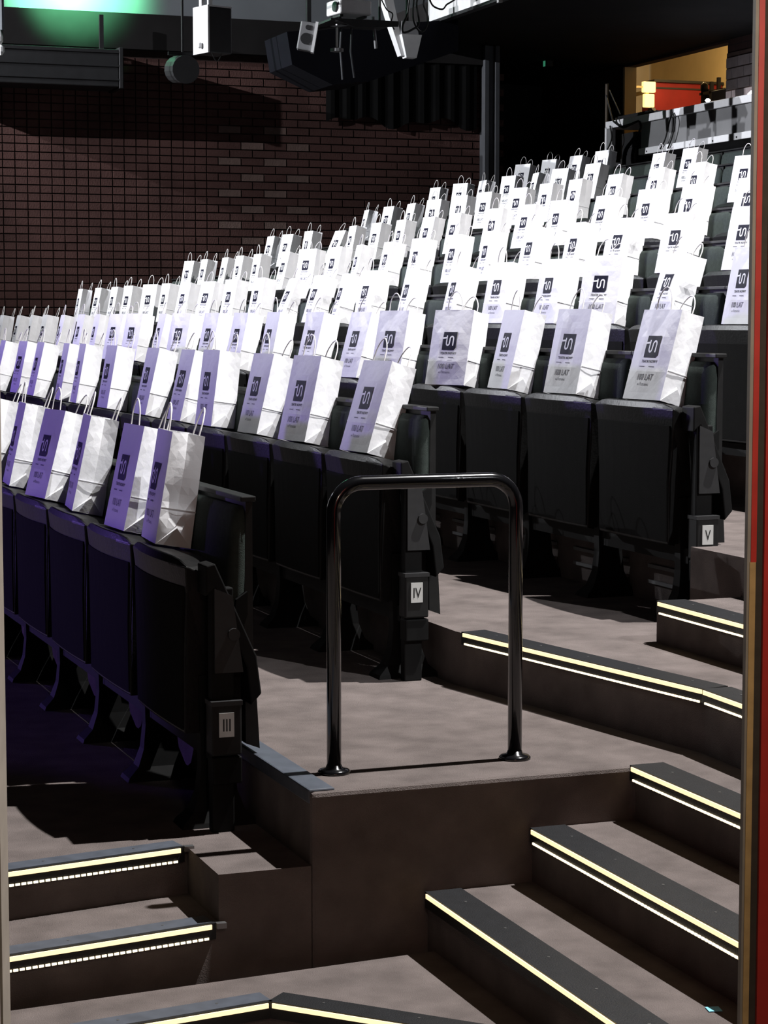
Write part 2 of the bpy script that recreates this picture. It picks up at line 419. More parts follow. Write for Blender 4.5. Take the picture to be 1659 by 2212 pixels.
def brick_tex(name, c1, c2, mortar, scale, bw, bh):
    m = bpy.data.materials.new(name); m.use_nodes = True; nt = m.node_tree; b = nt.nodes['Principled BSDF']
    b.inputs['Roughness'].default_value = 0.9
    tc = nt.nodes.new('ShaderNodeTexCoord'); mp = nt.nodes.new('ShaderNodeMapping')
    mp.inputs['Rotation'].default_value = (math.pi/2, 0, math.pi/2)
    t = nt.nodes.new('ShaderNodeTexBrick'); t.inputs['Scale'].default_value = scale
    t.inputs['Color1'].default_value = (*c1,1); t.inputs['Color2'].default_value = (*c2,1); t.inputs['Mortar'].default_value = (*mortar,1)
    t.inputs['Brick Width'].default_value = bw; t.inputs['Row Height'].default_value = bh; t.inputs['Mortar Size'].default_value = 0.006
    sx = nt.nodes.new('ShaderNodeSeparateXYZ'); cb = nt.nodes.new('ShaderNodeCombineXYZ')
    nt.links.new(tc.outputs['Object'], sx.inputs[0]); nt.links.new(sx.outputs[1], cb.inputs[0]); nt.links.new(sx.outputs[2], cb.inputs[1])
    nt.links.new(cb.outputs[0], t.inputs['Vector']); nt.links.new(t.outputs['Color'], b.inputs['Base Color'])
    MATS[name] = m
brick_tex('brick_far', (0.045,0.019,0.017), (0.035,0.015,0.013), (0.020,0.012,0.011), 1.0, 0.24, 0.08)

# back wall with the control room opening
BX = 11.0
wy0, wy1 = onX(1572, 150, BX).y, onX(1350, 150, BX).y
wz0, wz1 = 2.05, onX(1460, 119, BX).z
bw = MB()
bw.box(BX, BX+0.12, YN, wy0, FL[11], 3.0); bw.box(BX, BX+0.12, wy1, 24.1, FL[11], 3.0)
bw.box(BX, BX+0.12, wy0, wy1, FL[11], wz0); bw.box(BX, BX+0.12, wy0, wy1, wz1, 3.0)
struct('wall_back', bw, 'brick_far', label='dark brick rear wall around the control room opening')
# pale painted bricks beside the opening, each one built
pier = empty('wall_pier', (BX, wy0, 2.1 + Z0)); pier['kind'] = 'structure'; pier['label'] = 'pale grey painted brick pier beside the control room opening'
pm = MB().box(-0.03, 0, -0.225, 0, 0, 0.098).mesh('brick', rel=False)
part('mortar_bed', MB().box(-0.012, 0, -1.6, 0, 0, 0.62), 'brick_pale', pier, rel=False)
for c in range(5):
    for i in range(5):
        o = link('brick', pm, 'brick_grey', pier); o.location = (0, -0.02 - i*0.24 - (0.12 if c % 2 else 0), 0.02 + c*0.112)
        if c % 2 and i == 0:
            hm = MB().box(-0.03, 0, -0.105, 0, 0, 0.098).mesh('brick', rel=False)
            o2 = link('brick', hm, 'brick_grey', pier); o2.location = (0, -0.02, 0.02 + c*0.112)
# control room interior
struct('wall_control_room', MB().box(13.3, 13.4, 17.5, 25.5, 1.3, 3.6).box(11.12, 13.4, 25.5, 25.6, 1.3, 3.6).box(11.12, 13.4, 17.4, 17.5, 1.3, 3.6), 'cream', label='cream wall inside the control room')
struct('floor_control_room', MB().box(11.12, 13.4, 17.4, 25.6, 1.2, 1.3), 'metal_dark', label='dark floor inside the control room')
struct('ceiling_control_room', MB().box(11.12, 13.4, 17.4, 25.6, 3.6, 3.7), 'cream', label='cream ceiling inside the control room')
wf = empty('window_1', (BX, wy0, wz0 + Z0)); wf['kind'] = 'structure'; wf['label'] = 'frame of the control room opening'
part('frame_side', MB().box(-0.02, 0.125, wy1-wy0-0.04, wy1-wy0, 0, wz1-wz0), 'cream', wf, rel=False)
part('frame_side', MB().box(0.02, 0.125, 0, 0.04, 0, wz1-wz0), 'cream', wf, rel=False)
part('frame_side', MB().box(-0.015, 0.0, wy1-wy0-0.0, wy1-wy0+0.03, 0, wz1-wz0), 'metal_grey', wf, rel=False)
# red cabinet across the far end of the control room
RY = 23.5
pa, pb = onY(1412, 172, RY), onY(1545, 178, RY)
root = empty('red_cabinet', (pa.x, RY, 1.3 + Z0)); tag(root, 'red cabinet with dark top edge inside the control room', 'cabinet')
hh = pa.z - 1.3; wd = 13.28 - pa.x
part('front', MB().box(0, wd, -0.02, 0.0, 0, hh-0.11), 'red_panel', root, rel=False)
part('body', MB().box(0, wd, 0.0, 0.30, 0, hh-0.03), 'red_panel', root, rel=False)
part('top_rail', MB().box(-0.01, wd, -0.04, 0.30, hh-0.03, hh), 'metal_dark', root, rel=False)
part('front_rail', MB().box(0, wd, -0.03, -0.005, hh-0.11, hh-0.09), 'metal_dark', root, rel=False)
# glowing paper lantern lamp, coiled cable, headphone stand silhouettes
q = onY(1401, 198, 23.4)
root = empty('wall_lamp', (q.x, 23.4, q.z + Z0), (0, 0, math.pi/2)); tag(root, 'glowing square wall lamp left of the red cabinet', 'lamp')
part('shade', MB().box(-0.03, 0.03, -0.085, 0.085, -0.01, 0.12), 'lamp_warm', root, rel=False, bevel=0.01)
part('shade', MB().box(-0.03, 0.03, -0.07, 0.07, -0.19, -0.03), 'lamp_warm', root, rel=False, bevel=0.01)
part('arm', MB().box(-0.01, 0.01, 0.08, 0.30, 0.04, 0.065), 'cream', root, rel=False)
part('back_plate', MB().box(0.03, 2.095, -0.02, 0.02, -0.02, 0.02), 'cream', root, rel=False)
q = onX(1375, 190, 13.2)
mb = MB()
for k in range(4):
    mb.tube([(0.02*k, (0.12+0.012*k)*math.sin(t)*0.6, 0.22*math.cos(t)-0.02*k) for t in np.linspace(0, 2*math.pi, 20)], 0.011, 6)
root = empty('cable_coil', (13.2, q.y, q.z + Z0)); tag(root, 'coil of dark cable hanging inside the control room', 'cable coil')
part('coil', mb, 'cable', root, rel=False, smooth=True)
part('hook', MB().box(0, 0.098, -0.01, 0.01, 0.19, 0.21), 'metal_dark', root, rel=False)
q = onX(1520, 165, 11.8)
root = empty('equipment_stand', (11.8, q.y, 1.3 + Z0)); tag(root, 'equipment rack with hanging cables beside the red cabinet', 'stand')
part('pole', MB().box(-0.02, 0.02, -0.02, 0.02, 0, 1.3), 'metal_dark', root, rel=False)
part('pole', MB().box(-0.02, 0.02, -0.20, -0.17, 0, 1.35), 'metal_grey', root, rel=False)
part('pole', MB().box(-0.02, 0.02, -0.36, -0.33, 0, 1.38), 'metal_grey', root, rel=False)
part('cross_bar', MB().box(-0.02, 0.02, -0.50, 0.06, 1.22, 1.25), 'metal_grey', root, rel=False)
part('cross_bar', MB().box(-0.02, 0.02, -0.40, 0.02, 1.0, 1.03), 'metal_grey', root, rel=False)
part('clamp', MB().lathe([(0.02,1.25),(0.045,1.27),(0.045,1.33),(0.015,1.36)], 0, -0.02, 10), 'metal_dark', root, rel=False, smooth=True)
mb = MB()
for k in range(3):
    mb.tube([(0.03, -0.02 - 0.03*k + 0.025*math.sin(t*3+k), 1.28 - t*0.62) for t in np.linspace(0, 1, 14)], 0.012, 6)
part('hanging_cable', mb, 'cable', root, rel=False, smooth=True)
q = onX(1555, 200, 11.5)
root = empty('equipment_cabinet', (11.45, q.y, 1.3 + Z0)); tag(root, 'tall dull grey cabinet at the right of the control room', 'cabinet')
part('body', MB().box(0, 0.4, -0.22, 0.10, 0, 1.17), 'counter_grey', root, rel=False, bevel=0.006)
part('door', MB().box(-0.012, 0, -0.20, 0.08, 0.04, 0.8), 'counter_grey', root, rel=False)
# counter in front of the opening
CXF = 10.1
yl, yf, yr = onX(1313, 280, CXF).y, onX(1385, 290, CXF).y, 14.5
zt = onX(1480, 238, CXF).z; zu = onX(1500, 305, CXF).z
root = empty('control_counter', (CXF, yl, FL[11] + Z0)); tag(root, 'long grey control counter with bright white edges', 'counter')
h0 = -FL[11]
def cpart(n, x0, x1, y0, y1, z0, z1, m, **k): return part(n, MB().box(x0, x1, y0-yl, y1-yl, z0+h0, z1+h0), m, root, rel=False, **k)
cpart('counter_top', -0.03, 0.75, yr, yl, zt-0.045, zt+0.03, 'counter_white', bevel=0.006)
cpart('front_panel', 0.0, 0.03, yr, yf, zu, zt-0.045, 'counter_grey')
cpart('bottom_edge', -0.03, 0.45, yr, yf, zu-0.055, zu+0.01, 'counter_white', bevel=0.005)
cpart('end_panel', -0.02, 0.02, yl-0.14, yl, zu-0.02, zt-0.045, 'counter_grey')
cpart('end_edge', -0.03, 0.03, yl-0.03, yl+0.01, zu-0.12, zt-0.03, 'counter_white')
cpart('foot_plate', -0.03, 0.06, yl-0.2, yl-0.02, zu-0.13, zu-0.09, 'counter_white')
cpart('leg', 0.35, 0.42, yl-0.2, yl-0.13, FL[11], zu, 'metal_dark')
cpart('leg', 0.35, 0.42, 17.2, 17.27, FL[11], zu, 'metal_dark')
cpart('leg', 0.35, 0.42, 15.2, 15.27, FL[11], zu, 'metal_dark')
cpart('back_board', 0.5, 0.53, yr, yl, FL[11]+0.2, zt-0.05, 'metal_dark')
root_c = root
# screws along the counter edges
sm = MB().box(-0.006, 0, -0.008, 0.008, -0.008, 0.008).mesh('screw', rel=False)
for i in range(9):
    o = link('screw', sm, 'metal_dark', root_c); o.location = (-0.03, -(0.5 + i*0.45), zu-0.03+h0)
# equipment on and under the counter
q = onX(1345, 245, CXF+0.2)
def dev(name, label, cat, px, y, X, w, dpt, h, m='metal_dark', yawd=0):
    p = onX(px, y, X)
    r = empty(name, (X, p.y, zt + 0.03 + Z0), (0, 0, math.radians(yawd))); tag(r, label, cat)
    part('body', MB().prism_xz([(0,0),(dpt,0),(dpt,h),(0.05*dpt,h*0.75)], -w/2, w/2), m, r, rel=False)
    part('base_plate', MB().box(-0.01, dpt, -w/2-0.01, w/2+0.01, 0.0, 0.012), 'cable', r, rel=False)
    for i in range(4):
        part('knob', MB().lathe([(0.012, h*0.8), (0.012, h*1.08), (0.004, h*1.1)], dpt*0.4, -w/2 + w*(i+1)/5, 8), 'hinge_grey', r, rel=False)
    return r
dev('mixing_desk', 'black mixing desk on the near end of the counter', 'mixing desk', 1360, 250, CXF+0.12, 0.62, 0.42, 0.09)
dev('control_keyboard', 'flat dark keyboard lying in front of the mixing desk', 'keyboard', 1400, 240, CXF+0.02, 0.38, 0.10, 0.035, 'hinge_grey')
dev('laptop_base', 'black device with slanted top behind the mixing desk', 'device', 1378, 250, CXF+0.45, 0.40, 0.2, 0.13, 'cable')
p = onX(1404, 212, 11.8)
root = empty('office_chair', (11.8, p.y, 1.3+Z0)); tag(root, 'dark rounded chair back in the control room', 'chair')
rings = []
for t in np.linspace(0, 1, 9):
    w = 0.20*math.sqrt(max(0.03, 1-(max(0, t-0.35)/0.66)**2)); z = 0.6 + 0.60*t
    rings.append([(0.0,-w,z),(0.05,-w*0.9,z),(0.05,w*0.9,z),(0.0,w,z)])
rings = [[(a, b, c) for a, b, c in r] for r in rings]
part('backrest', MB().loft(rings), 'metal_dark', root, rel=False)
part('pole', MB().tube([(0.02,0,0.03),(0.02,0,0.65)], 0.025, 8), 'metal_dark', root, rel=False)
part('base', MB().lathe([(0.2,0),(0.2,0.02),(0.04,0.06)], 0.02, 0, 12), 'metal_dark', root, rel=False)
p = onX(1480, 226, CXF+0.4)
mb = MB().loft([[(0,-0.1,0),(0.2,-0.12,0),(0.2,0.1,0),(0,0.1,0)],[(0.02,-0.02,0.05),(0.18,-0.06,0.06),(0.18,0.08,0.11),(0.02,0.1,0.09)]])
o = part('paper_stack', mb, 'jamb_grey', rel=False); o.location = (CXF+0.4, p.y, zt+0.03+Z0)
tag(o, 'crumpled heap of papers on the counter', 'papers')
# two small bright gooseneck lamps
for n_, (px, py, lab) in enumerate([(1529, 217, 'small bright gooseneck lamp before the grey cabinet'), (1626, 203, 'larger bright lamp at the pale brick pier')]):
    p = onX(px, py, CXF+0.35)
    r = empty('desk_lamp', (CXF+0.35, p.y, zt+0.03+Z0)); tag(r, lab, 'lamp', 'counter lamps')
    hgt = p.z - zt - 0.03
    part('base', MB().lathe([(0.04,0),(0.04,0.015),(0.01,0.02)], 0, 0, 12), 'metal_dark', r, rel=False)
    part('neck', MB().tube([(0,0,0.01),(0.01,0.02,hgt*0.6),(0,0.0,hgt*0.95)], 0.007, 6), 'metal_dark', r, rel=False)
    sz = 0.03 if n_ == 0 else 0.05
    part('lamp_head', MB().lathe([(sz*0.4,hgt-sz*0.5),(sz,hgt),(sz*0.4,hgt+sz*0.6)], 0, 0, 10), 'lamp_white', r, rel=False)
    point('desk_lamp_light', (CXF+0.30, p.y, p.z), 1.5 if n_ == 0 else 5.0, (0.85, 0.9, 1.0), 0.03)
# cables hanging over the counter
def cable(name, label, pts, r, seg=6):
    mb = MB(); P = [Vector(p) for p in pts]; path = []
    for i in range(len(P)-1):
        p0, p1, p2, p3 = P[max(i-1,0)], P[i], P[i+1], P[min(i+2,len(P)-1)]
        for t in np.linspace(0, 1, 8, endpoint=False):
            t = float(t)
            path.append(0.5*((2*p1)+(p2-p0)*t+(2*p0-5*p1+4*p2-p3)*t*t+(3*p1-p0-3*p2+p3)*t**3))
    path.append(P[-1]); mb.tube(path, r, seg)
    return tag(part(name, mb, 'cable', smooth=True), label, 'cable', 'cables at the control counter')
XO = CXF - 0.05
PX = lambda lst, X=XO: [onX(x, y, X) for x, y in lst]
cable('cable', 'thin black cable looped over the counter front, left strand', PX([(1453,243),(1447,260),(1437,300),(1426,322)]), 0.008)
cable('cable', 'thin black cable looped over the counter front, right strand', PX([(1453,243),(1458,262),(1452,295),(1443,320)]), 0.008)
cable('cable', 'thick black cable bundle dropping behind the row of bags', PX([(1378,290),(1365,305),(1352,325),(1348,350),(1352,378),(1368,395)], CXF-0.02), 0.022)
cable('cable', 'second thick cable dropping from the counter end', PX([(1382,295),(1370,318),(1366,345),(1372,375),(1370,400)], CXF+0.03), 0.018)
cable('cable', 'thin cable drooping along the white counter end', PX([(1318,272),(1321,300),(1310,330),(1305,355),(1312,372)], XO), 0.009)
cable('cable', 'cable sagging under the mixing desk', PX([(1325,262),(1345,275),(1365,268),(1380,262),(1384,275),(1378,290)], XO), 0.011)
cable('cable', 'cable draped over the corner of the counter', PX([(1330,255),(1337,272),(1355,270),(1375,262)], XO-0.02), 0.008)
# equipment rack under the open counter end
p = onX(1358, 296, CXF+0.1)
root = empty('amplifier', (CXF+0.1, p.y, FL[11]+Z0)); tag(root, 'black amplifier rack under the open counter end', 'amplifier')
part('body', MB().box(0, 0.35, -0.17, 0.19, 0, zt-0.1+h0), 'metal_dark', root, rel=False, bevel=0.006)
part('face_plate', MB().box(-0.012, 0, -0.15, -0.02, zu+0.06+h0, zu+0.13+h0), 'hinge_grey', root, rel=False)
part('indicator', MB().box(-0.015, -0.002, 0.07, 0.09, zu-0.05+h0, zu+0.02+h0), 'counter_white', root, rel=False)
# microphone stand at the left of the counter
p = onX(1311, 180, CXF+0.1); p2 = onX(1306, 355, CXF+0.1)
root = empty('microphone_stand', (CXF+0.1, p.y, FL[11]+Z0)); tag(root, 'thin upright stand with two slanting rods left of the counter', 'stand')
hh = p.z - FL[11]
part('pole', MB().tube([(0,0,0),(0,0,hh)], 0.016, 8), 'seal_brown', root, rel=False)
part('rod', MB().tube([(-0.01,0,hh-0.12),(-0.02,-0.19,hh-0.42)], 0.008, 6), 'metal_dark', root, rel=False)
part('rod', MB().tube([(-0.01,-0.08,hh-0.08),(-0.02,-0.36,hh-0.36)], 0.006, 6), 'metal_dark', root, rel=False)
part('base', MB().lathe([(0.14,0),(0.14,0.02),(0.02,0.05)], 0, 0, 14), 'metal_dark', root, rel=False)

# ------------------------------------------------------------------ black soffit and lighting bridge
SX = 7.75
struct('ceiling', MB().box(SX, BX+0.1, 5.5, 24.1, 2.86, 3.1), 'soffit_black', label='black soffit over the upper rows')
# white fascia panel on the soffit edge
root = empty('fascia_panel', (SX - 0.025, 19.35, 2.86+Z0)); tag(root, 'long pale fascia panel along the edge of the soffit', 'panel')
part('panel', MB().box(-0.04, 0, -2.4, 0, 0.0, 0.5), 'metal_white', root, rel=False)
part('lower_lip', MB().box(-0.06, 0.02, -2.4, 0.0, -0.02, 0.01), 'metal_dark', root, rel=False)
part('end_bolt', MB().box(-0.07, -0.03, -1.78, -1.74, -0.04, 0.04), 'metal_white', root, rel=False)
# pale hopper-like horn hanging from the bridge
p = onY(885, 126, 18.6)
root = empty('horn_loudspeaker', (p.x, 18.6, p.z + Z0)); tag(root, 'pale grey tapered horn box hanging under the ceiling', 'loudspeaker')
rg = lambda cx, cy, hx, hy, z: [(cx-hx,cy-hy,z),(cx+hx,cy-hy,z),(cx+hx,cy+hy,z),(cx-hx,cy+hy,z)]
part('housing', MB().loft([rg(0,0,0.05,0.05,0.0), rg(-0.005,0.02,0.10,0.09,0.21)]), 'metal_white', root, rel=False)
part('back_panel', MB().loft([rg(-0.07,0.04,0.018,0.05,0.02), rg(-0.14,0.06,0.035,0.06,0.28), rg(-0.22,0.08,0.05,0.06,0.60)]), 'metal_white', root, rel=False)
part('mouth', MB().loft([rg(-0.01,0.03,0.085,0.07,0.2105), rg(-0.01,0.05,0.07,0.06,0.34)]), 'metal_grey', root, rel=False)
part('hanger', MB().tube([(0,0.05,0.3),(0,0.05,0.7)], 0.02, 8), 'metal_dark', root, rel=False)
# projector on its shelf
p = onY(735, 38, 18.0); 
root = empty('projector', (p.x, 18.0, p.z + 0.02 + Z0), (0,0,math.radians(8))); tag(root, 'white projector standing on a black hanging shelf', 'projector')
part('body', MB().box(0, 0.32, 0, 0.28, 0.02, 0.15), 'metal_white', root, rel=False, bevel=0.015)
part('lens', MB().tube([(-0.02,0.08,0.085),(0.03,0.08,0.085)], 0.045, 14), 'metal_dark', root, rel=False)
for xx in (0.04, 0.28): part('foot', MB().box(xx-0.015, xx+0.015, 0.05, 0.2, 0.0, 0.02), 'metal_dark', root, rel=False)
a = onY(715, 43, 17.9); b = onY(860, 22, 17.9)
root = empty('projector_shelf', (a.x, 17.9, a.z + Z0)); tag(root, 'thin black shelf hanging under the projector', 'shelf')
L = b.x - a.x
part('board', MB().box(0, L, 0, 0.5, 0.0, 0.018), 'metal_dark', root, rel=False)
part('front_edge', MB().prism_xz([(0,0.018),(L,0.018),(L,-0.03),(L*0.35,-0.055)], -0.012, 0), 'metal_dark', root, rel=False)
part('post', MB().tube([(0.09,0.1,-0.02),(0.09,0.1,-0.24)], 0.011, 8), 'metal_white', root, rel=False)
part('post_foot', MB().lathe([(0.06,-0.26),(0.06,-0.235),(0.02,-0.225)], 0.09, 0.1, 12), 'metal_grey', root, rel=False)
part('hanger_rod', MB().tube([(0.3*L,0.3,0.018),(0.3*L,0.3,0.7)], 0.012, 8), 'metal_dark', root, rel=False)
part('hanger_rod', MB().tube([(0.9*L,0.3,0.018),(0.9*L,0.3,0.7)], 0.012, 8), 'metal_dark', root, rel=False)
# pale bracket arms below the shelf
for n_, (x0, y0, x1, y1) in enumerate([(806,36,812,105),(757,112,765,168),(735,104,740,172)]):
    A, B = onY(x0, y0, 18.3), onY(x1, y1, 18.3); O_ = Vector((a.x, 17.9, a.z)); A = A - O_; B = B - O_
    mb = MB().tube([B, A, Vector((A.x + 0.01, 0.4, 0.0))], 0.014 if n_ == 0 else 0.009, 8)
    part('bracket_arm', mb, 'metal_grey' if n_ == 0 else 'column_grey', root, rel=False)
# black lighting bridge beam behind these, dark blue cloth panel
A, B = onY(620, 130, 19.0), onY(800, 175, 19.0)
root = empty('equipment_case', (A.x, 19.0, B.z + Z0)); tag(root, 'large black equipment case hung below the ceiling', 'case')
part('body', MB().prism_xz([(0.05,0.12),(0.45,-0.05),(B.x-A.x,0.0),(B.x-A.x+0.9,0.32),(B.x-A.x+0.9,0.62),(0,0.42)], 0, 0.7), 'case_navy', root, rel=False)
part('hanger', MB().box(0.3, 0.34, 0.3, 0.34, 0.4, 1.0), 'metal_dark', root, rel=False)
# truss of two pipes fixed to the soffit, from which the equipment hangs
root = empty('lighting_truss', (7.80, 17.9, 3.0 + Z0)); tag(root, 'black pipe truss above the projector and horn box', 'truss')
for yy in (-0.3, 0.3):
    part('pipe', MB().tube([(0.02, yy, 0.03), (-2.9, yy, 0.03)], 0.03, 10), 'metal_dark', root, rel=False)
for i in range(6):
    part('brace', MB().tube([(-0.1-0.5*i, -0.3, 0.03), (-0.4-0.5*i, 0.3, 0.03)], 0.014, 6), 'metal_dark', root, rel=False)
# cables hanging around the bridge
def bcable(label, pts, r=0.008, Y=18.2):
    P = [onY(x, y, Y) for x, y in pts]
    o = cable('cable', label, P, r); o['group'] = 'cables on the lighting bridge'
bcable('black cable loop hanging before the pale horn box', [(885,-10),(880,30),(870,55),(872,70),(890,64),(905,50),(900,10),(905,-10)], 0.010)
bcable('cable loop at the right of the horn box', [(895,-10),(893,40),(905,66),(918,64),(925,40),(915,10),(920,-10)], 0.009)
bcable('cable draped over the left of the pale panel', [(820,-10),(835,20),(848,30),(845,50),(852,64)], 0.006)
bcable('cable sagging across the fascia panel', [(925,-10),(935,12),(955,20),(965,10),(975,4),(990,-6)], 0.008, 17.6)
bcable('bundle of cables above the projector shelf', [(715,-10),(718,12),(722,30),(725,-10)], 0.008)
# white loudspeaker top left
a = onY(430, 112, 17.5); b = onY(427, 12, 17.5); c = onY(456, 115, 17.5)
root = empty('loudspeaker', (c.x, 17.5, a.z + Z0), (0,0,math.radians(16))); tag(root, 'white and black loudspeaker box hung before the brick wall', 'loudspeaker')
hh = b.z - a.z
part('cabinet', MB().box(-0.015, 0.21, 0, 0.24, 0.0, hh), 'metal_dark', root, rel=False, bevel=0.01)
part('side_panel', MB().box(-0.03, -0.015, 0.0, 0.24, 0.0, hh), 'metal_white', root, rel=False)
part('top_panel', MB().box(-0.03, 0.21, 0.0, 0.24, hh, hh+0.012), 'metal_white', root, rel=False)
part('yoke', MB().box(0.05, 0.08, 0.10, 0.14, hh, hh+0.4), 'metal_white', root, rel=False)
part('yoke', MB().box(-0.03, 0.0, 0.10, 0.14, hh, hh+0.3), 'metal_white', root, rel=False)
part('knob', MB().lathe([(0.01,0.04),(0.02,0.05),(0.02,0.08),(0.008,0.09)], -0.05, 0.1, 10), 'metal_white', root, rel=False)
part('cable_loop', MB().tube([(0.0+0.10*t, -0.01, -0.07*math.sin(math.pi*t)) for t in np.linspace(0,1,10)], 0.004, 5), 'cable', root, rel=False)
# small loudspeaker on a side arm
a = onY(657, 108, 18.0)
root = empty('small_loudspeaker', (a.x, 18.0, a.z + Z0), (0, math.radians(10), math.radians(-20))); tag(root, 'small grey bracketed loudspeaker on an arm under the ceiling', 'loudspeaker')
part('cabinet', MB().box(-0.07, 0.07, 0, 0.12, 0, 0.25), 'metal_grey', root, rel=False, bevel=0.012)
part('cone', MB().tube([(0,-0.012,0.10),(0,0.01,0.10)], 0.05, 16), 'metal_dark', root, rel=False)
part('tweeter', MB().tube([(0,-0.012,0.20),(0,0.01,0.20)], 0.022, 14), 'metal_dark', root, rel=False)
part('frame_edge', MB().box(0.06, 0.085, -0.02, 0.10, -0.01, 0.26), 'metal_white', root, rel=False)
part('arm', MB().tube([(0.05,0.1,0.2),(0.35,0.1,0.30)], 0.012, 6), 'metal_dark', root, rel=False)
# dark round lamp head beside the white loudspeaker
p = onY(402, 150, 19.2)
root = empty('stage_lamp', (p.x, 19.2, p.z + Z0)); tag(root, 'dark round lamp housing below the white loudspeaker', 'lamp')
part('housing', MB().tube([(0,0,0),(0,0.3,0.03)], 0.13, 18), 'metal_dark', root, rel=False)
part('yoke', MB().box(-0.14, 0.14, 0.1, 0.13, 0.14, 0.17), 'metal_dark', root, rel=False)
part('hanger', MB().tube([(0,0.12,0.15),(0,0.12,0.9)], 0.012, 6), 'metal_dark', root, rel=False)
# pole and knobs at the far left edge
p = onY(4, 60, 19.0)
root = empty('hanging_pipe', (p.x, 19.0, p.z - 0.12 + Z0)); tag(root, 'upright pipe with white end knobs at the green wall', 'pipe')
part('pipe', MB().tube([(0,0,0.1),(0,0,0.9)], 0.022, 8), 'plaster', root, rel=False)
part('knob', MB().lathe([(0.01,-0.12),(0.03,-0.09),(0.03,-0.05),(0.01,-0.03)], -0.01, 0, 10), 'metal_white', root, rel=False)
part('knob', MB().lathe([(0.01,-0.03),(0.03,0.0),(0.03,0.04),(0.01,0.1)], -0.02, 0, 10), 'metal_white', root, rel=False)
# faint green exit lamp under the soffit
p = onX(1175, 140, 10.0)
root = empty('exit_lamp', (10.0, p.y, p.z + Z0)); tag(root, 'faint green exit lamp under the black soffit', 'lamp')
part('housing', MB().box(-0.02, 0.06, -0.12, 0.12, -0.03, 0.06), 'metal_dark', root, rel=False, bevel=0.01)
part('lens', MB().box(-0.024, -0.02, -0.08, -0.03, -0.025, 0.04), 'green_lens', root, rel=False)
part('hanger', MB().box(0.02, 0.04, -0.01, 0.01, 0.06, 2.86 - p.z), 'metal_dark', root, rel=False)
# the stage lamps' housings with added plates shading the front rows (out of view)
for sl in STAGE_LAMPS:
    r = empty('profile_lamp', (sl[0], sl[1], sl[2] + Z0)); tag(r, 'black profile lamp with added light flag %s the stage' % ('over the far half of' if sl[1] < 18 else 'at the brick wall side of'), 'lamp', 'profile lamps above the stage')
    bd = part('light_flag', MB().box(0.03, 0.24, -0.75, 0.75, -0.141, -0.135), 'metal_dark', r, rel=False)  # plate added to block the lamp's light from the front rows
    bd.rotation_euler = (0, 0, math.radians(-8))
    part('housing', MB().box(-0.5, -0.06, -0.14, 0.14, -0.14, 0.14), 'metal_dark', r, rel=False)
    part('yoke', MB().box(-0.3, -0.26, -0.02, 0.02, 0.14, 0.6), 'metal_dark', r, rel=False)
    part('bracket', MB().box(-0.3, 0.05, -0.4, -0.38, -0.165, -0.12).box(-0.3, 0.05, 0.38, 0.4, -0.165, -0.12), 'metal_dark', r, rel=False)

# ------------------------------------------------------------------ handrail
YR_ = 4.985
xa_, xb_ = onZ(722, 1670, Z4).x, onZ(1110, 1638, Z4).x
ztop = onY(900, 1040, YR_).z
path = []; R_ = 0.075
path.append((xa_, YR_, Z4)); 
for t in np.linspace(0, math.pi/2, 9): path.append((xa_ + R_ - R_*math.cos(t), YR_, ztop - R_ + R_*math.sin(t)))
for t in np.linspace(math.pi/2, 0, 9): path.append((xb_ - R_ + R_*math.cos(t), YR_, ztop - R_ + R_*math.sin(t)))
path.append((xb_, YR_, Z4))
root = empty('handrail', ((xa_+xb_)/2, YR_, Z4 + Z0)); tag(root, 'glossy black tubular handrail standing on the row IV platform', 'handrail')
lp = [(x - (xa_+xb_)/2, 0, z - Z4) for x, y, z in path]
part('tube', MB().tube(lp, 0.0185, 18), 'rail_black', root, rel=False, smooth=True)
for xx in (xa_, xb_):
    part('base_flange', MB().lathe([(0.042,0.0),(0.042,0.006),(0.036,0.011),(0.022,0.014),(0.019,0.022)], xx - (xa_+xb_)/2, 0, 24), 'rail_black', root, rel=False, smooth=True)

